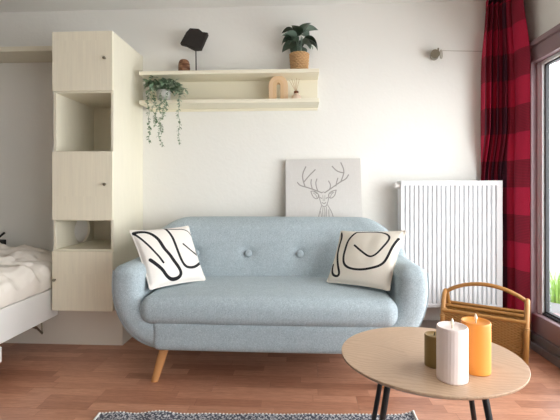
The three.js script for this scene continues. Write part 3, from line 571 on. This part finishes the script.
// ---------------------------------------------------------------- wicker magazine rack
{
  const a = R(30), t = thing('magazine_rack', 'honey brown wicker magazine rack with an arched handle', 'basket', [1.168, 0, 0.385], -a);
  const cane = mat('#a8753a', 0.5), caneD = mat('#a5763c', 0.55);
  const HL = 0.230, HD = 0.112;
  const weave = (w, h, ns, nr) => {       // upright stakes and weavers passing over and under, in the xy plane
    const parts = [];
    for (let k = 0; k <= ns; k++) { const x = lerp(-w / 2, w / 2, k / ns); parts.push(bar([x, 0, 0], [x, h, 0], 0.0026, 0.0026, 6)); }
    for (let j = 0; j < nr; j++) { const y = (j + 0.5) / nr * h, pts = []; for (let k = 0; k <= ns * 2; k++) pts.push(V(lerp(-w / 2, w / 2, k / (ns * 2)), y, 0.0038 * Math.cos(k * Math.PI / 2 + (j % 2) * Math.PI))); parts.push(tube(pts, h / nr * 0.54, ns * 4, 5)); }
    return parts;
  };
  for (const s of [-1, 1]) {              // end frames: inverted U, leaning outwards a little at the top
    const arch = mesh('end_arch', [tube([[s * (HL - 0.005), 0.0, HD + 0.015], [s * HL, 0.10, HD + 0.012], [s * HL, 0.22, HD], [s * (HL + 0.002), 0.30, 0.075], [s * (HL + 0.003), 0.352, 0.04], [s * (HL + 0.003), 0.368, 0], [s * (HL + 0.003), 0.352, -0.04], [s * (HL + 0.002), 0.30, -0.075], [s * HL, 0.22, -HD], [s * HL, 0.10, -HD - 0.012], [s * (HL - 0.005), 0.0, -HD - 0.015]], 0.0145, 80, 12)], cane, t);
    mesh('binding', [new THREE.TorusGeometry(0.0135, 0.004, 8, 18).rotateX(R(90)).translate(s * HL, 0.225, HD), new THREE.TorusGeometry(0.0135, 0.004, 8, 18).rotateX(R(90)).translate(s * HL, 0.235, HD)], caneD, arch);
    const e = weave(2 * HD, 0.215, 8, 26).map((g) => g.rotateY(R(90)).translate(s * (HL - 0.004), 0.045, 0));
    mesh('end_panel', e, caneD, t);
  }
  mesh('handle', [tube([[-HL, 0.362, 0], [-HL * 0.8, 0.392, 0], [-HL * 0.45, 0.424, 0], [0, 0.438, 0], [HL * 0.45, 0.424, 0], [HL * 0.8, 0.392, 0], [HL, 0.362, 0]], 0.0125, 60, 12)], cane, t);
  const side = weave(2 * HL - 0.01, 0.22, 26, 28);
  mesh('woven_side', side.map((g) => g.clone().translate(0, 0.045, HD)), caneD, t);
  mesh('woven_side', side.map((g) => g.clone().translate(0, 0.045, -HD)), caneD, t);
  mesh('divider', weave(2 * HL - 0.01, 0.218, 20, 22).map((g) => g.translate(0, 0.05, 0)), caneD, t);
  for (const [z, y] of [[HD, 0.266], [0, 0.272], [-HD, 0.266]]) mesh('top_rail', [bar([-HL, y, z], [HL, y, z], 0.0115)], cane, t);
  for (const z of [HD, -HD]) mesh('bottom_rail', [bar([-HL, 0.045, z], [HL, 0.045, z], 0.0105)], cane, t);
  mesh('bottom', bx(-HL, HL, 0.038, 0.05, -HD, HD), caneD, t);
}

// ---------------------------------------------------------------- rug
{
  const t = thing('woven_rug', 'black and white woven rug lying in front of the sofa', 'rug');
  const map = dataTex(256, (x, y) => {
    const cx = Math.floor(x * 64), cy = Math.floor(y * 64), dash = (cx + (cy >> 1) * 3 + Math.floor(hash(0, cy, 21) * 6)) % 6, n = hash(cx, cy, 22);
    const light = dash < 2 ? n < 0.72 : n < 0.18, k = (hash(Math.floor(x * 256), Math.floor(y * 256), 23) - 0.5) * 30;
    return light ? [190 + k, 189 + k, 190 + k] : [74 + k, 76 + k, 86 + k];
  }, true, 0.32);
  const A = V(-0.930, 0, 1.200), B = V(0.515, 0, 1.135), ax = B.clone().sub(A).normalize(), az = V(-ax.z, 0, ax.x), L = A.distanceTo(B), W = 2.1;
  const hgt = (u, v) => { const far = Math.exp(-v * W / 0.10), near = Math.exp(-Math.pow((u * L - 0.10) / 0.05, 2)) * 0.006 + Math.exp(-Math.pow((u * L - 0.28) / 0.07, 2)) * 0.011 + 0.003 * (1 + Math.sin(u * 40)) * 0.5, curl = 0.016 * Math.pow(clamp((u * L - (L - 0.06)) / 0.06, 0, 1), 1.5) * Math.exp(-v * W / 0.16); return near * far + curl; };
  const pt = (u, v, dy) => { const p = A.clone().addScaledVector(ax, u * L).addScaledVector(az, v * W); return [p.x, dy + hgt(u, v), p.z]; };
  const NU = 150, NV = 120, top = grid(NU, NV, (u, v) => pt(u, v, 0.0085), (u, v) => [u * L, v * W]), bot = grid(NU, NV, (u, v) => pt(u, v, 0.001), (u, v) => [u * L, v * W]);
  const flip = (g) => { const ix = g.index.array; for (let i = 0; i < ix.length; i += 3) { const q = ix[i + 1]; ix[i + 1] = ix[i + 2]; ix[i + 2] = q; } g.computeVertexNormals(); return g; };
  flip(top);
  const edge = (f) => grid(NU, 1, (u, v) => { const [a, b] = f(u); return pt(a, b, lerp(0.001, 0.0085, v)); }, (u, v) => [u * L, v * 0.01]);
  const wool = mat('#ffffff', 0.95, { map, side: THREE.DoubleSide });
  mesh('pile', [top, bot, edge((u) => [u, 0]), edge((u) => [u, 1]), edge((u) => [0, u]), edge((u) => [1, u])], wool, t);
  const bead = new THREE.SphereGeometry(0.0042, 6, 4), n = Math.round(L / 0.0165), beads = [];
  for (let k = 0; k <= n; k++) { const p = pt(k / n, 0.0008, 0.0085); beads.push(bead.clone().translate(...p)); }
  const st = mesh('edge_stitching', beads, mat('#e9e7e2', 0.9), t); st.userData.kind = 'stuff';
  for (const u of [0.002, 0.998]) { const pts = []; for (let k = 0; k <= 40; k++) pts.push(V(...pt(u, k / 40, 0.008))); mesh('selvedge', tube(pts, 0.006, 80, 6), mat('#dcd9d3', 0.9), t); }
}

// ---------------------------------------------------------------- coffee table and candles
const TX = 0.46, TZ = 1.54, TY = 0.45;
{
  const t = thing('coffee_table', 'round oak coffee table with four thin black metal legs', 'table', [TX, 0, TZ]);
  const map = canvasTex(1024, 1024, (g, w, h) => {       // flat-sawn veneer: cathedral figure and fine pores
    const im = g.createImageData(w, h);
    for (let y = 0; y < h; y++) for (let x = 0; x < w; x++) {
      const X = (x / w - 0.5) * 0.62, Y = (y / h - 0.5) * 0.62, ww = (vnoise(x / w * 5 + 9, y / h * 5 + 9, 997, 61) - 0.5) * 0.06;
      const rings = Math.sqrt(Math.pow((Y + ww) * 7.5, 2) + Math.pow(X * 1.4 + 0.2, 2) + 0.02) * 15, q = (y * w + x) * 4;
      const v = (Math.pow(0.5 + 0.5 * Math.sin(rings * 6.28 * 0.55), 3) - 0.3) * -13 + (vnoise(x / 26, y / 2.2, 9973, 62) - 0.5) * 17 + (vnoise(x / 9, y / 1.1, 9973, 63) - 0.5) * 10;
      im.data[q] = clamp(186 + v * 0.7, 0, 255); im.data[q + 1] = clamp(157 + v * 0.7, 0, 255); im.data[q + 2] = clamp(130 + v * 0.65, 0, 255); im.data[q + 3] = 255;
    }
    g.putImageData(im, 0, 0);
  });
  const r = 0.312, top = lathe([[0, TY - 0.018], [r - 0.016, TY - 0.018], [r - 0.0008, TY - 0.008], [r, TY - 0.0015], [r - 0.0015, TY], [r * 0.5, TY], [0, TY]], 96);
  const p = top.attributes.position, uv = top.attributes.uv, c = Math.cos(R(24)), s = Math.sin(R(24));
  for (let i = 0; i < p.count; i++) { const x = p.getX(i), z = p.getZ(i); uv.setXY(i, 0.5 + (x * c + z * s) / 0.63, 0.5 + (-x * s + z * c) / 0.63); }
  top.scale(1, 1, 0.94); top.computeVertexNormals();
  mesh('table_top', top, mat('#ffffff', 0.42, { map }), t);
  mesh('mounting_ring', new THREE.CylinderGeometry(0.21, 0.21, 0.006, 40).translate(0, TY - 0.021, 0), M.black, t);
  for (let k = 0; k < 4; k++) { const a = R(56 + 90 * k), x = Math.cos(a), z = Math.sin(a), f = TX + 0.295 * x < 0.54 ? 0.0095 : 0.0; mesh('leg', [bar([0.295 * x, f, 0.295 * z], [0.2 * x, TY - 0.02, 0.2 * z], 0.0095, 0.0105, 16), new THREE.CylinderGeometry(0.011, 0.012, 0.0025, 14).translate(0.296 * x, f + 0.00125, 0.296 * z)], M.black, t); }
}
function candle(name, label, x, z, r, h, color, ribs) {
  const t = thing(name, label, 'candle', [x, TY, z]);
  const N = 96, rows = [[0, 0], [0.985, 0], [1, 0.02], [1, 0.95], [0.985, 0.985], [0.94, 1], [0.86, 0.985], [0.7, 0.955], [0.35, 0.95], [0, 0.95]];
  const g = grid(N, rows.length - 1, (u, v) => { const [q, y] = rows[Math.round(v * (rows.length - 1))], a = -u * Math.PI * 2, rad = r * q * (1 + (ribs && q > 0.93 ? 0.018 * Math.abs(Math.sin(a * ribs / 2)) : 0)); return [Math.cos(a) * rad, h * y, Math.sin(a) * rad]; });
  mesh('wax', g, new THREE.MeshPhysicalMaterial({ color, roughness: 0.5, clearcoat: 0.08 }), t);
  if (h > 0.12) {
    mesh('wick', [bar([0, h * 0.94, 0], [0, h + 0.004, 0], 0.003, 0.003, 8)], mat('#e9e0cc', 0.8), t);
    mesh('flame_tip', lathe([[0, 0], [0.0045, 0.004], [0.0055, 0.010], [0.003, 0.019], [0, 0.024]], 14).translate(0, h + 0.0, 0), mat('#fbf2dc', 0.5), t);
  } else mesh('wick', [bar([0, h * 0.94, 0], [0.002, h + 0.006, 0], 0.0018, 0.0018, 8)], mat('#3a3128', 0.8), t);
  return t;
}
candle('pillar_candle', 'white fluted pillar candle on the coffee table', 0.4725, 1.722, 0.0455, 0.166, '#f2e4de', 30);
candle('pillar_candle', 'smooth orange pillar candle on the coffee table', 0.571, 1.660, 0.0452, 0.163, '#ee9a3f', 0);
candle('pillar_candle', 'short olive brown candle half hidden behind the white candle', 0.449, 1.624, 0.031, 0.104, '#8a7240', 0);

renderer.render(scene, camera);
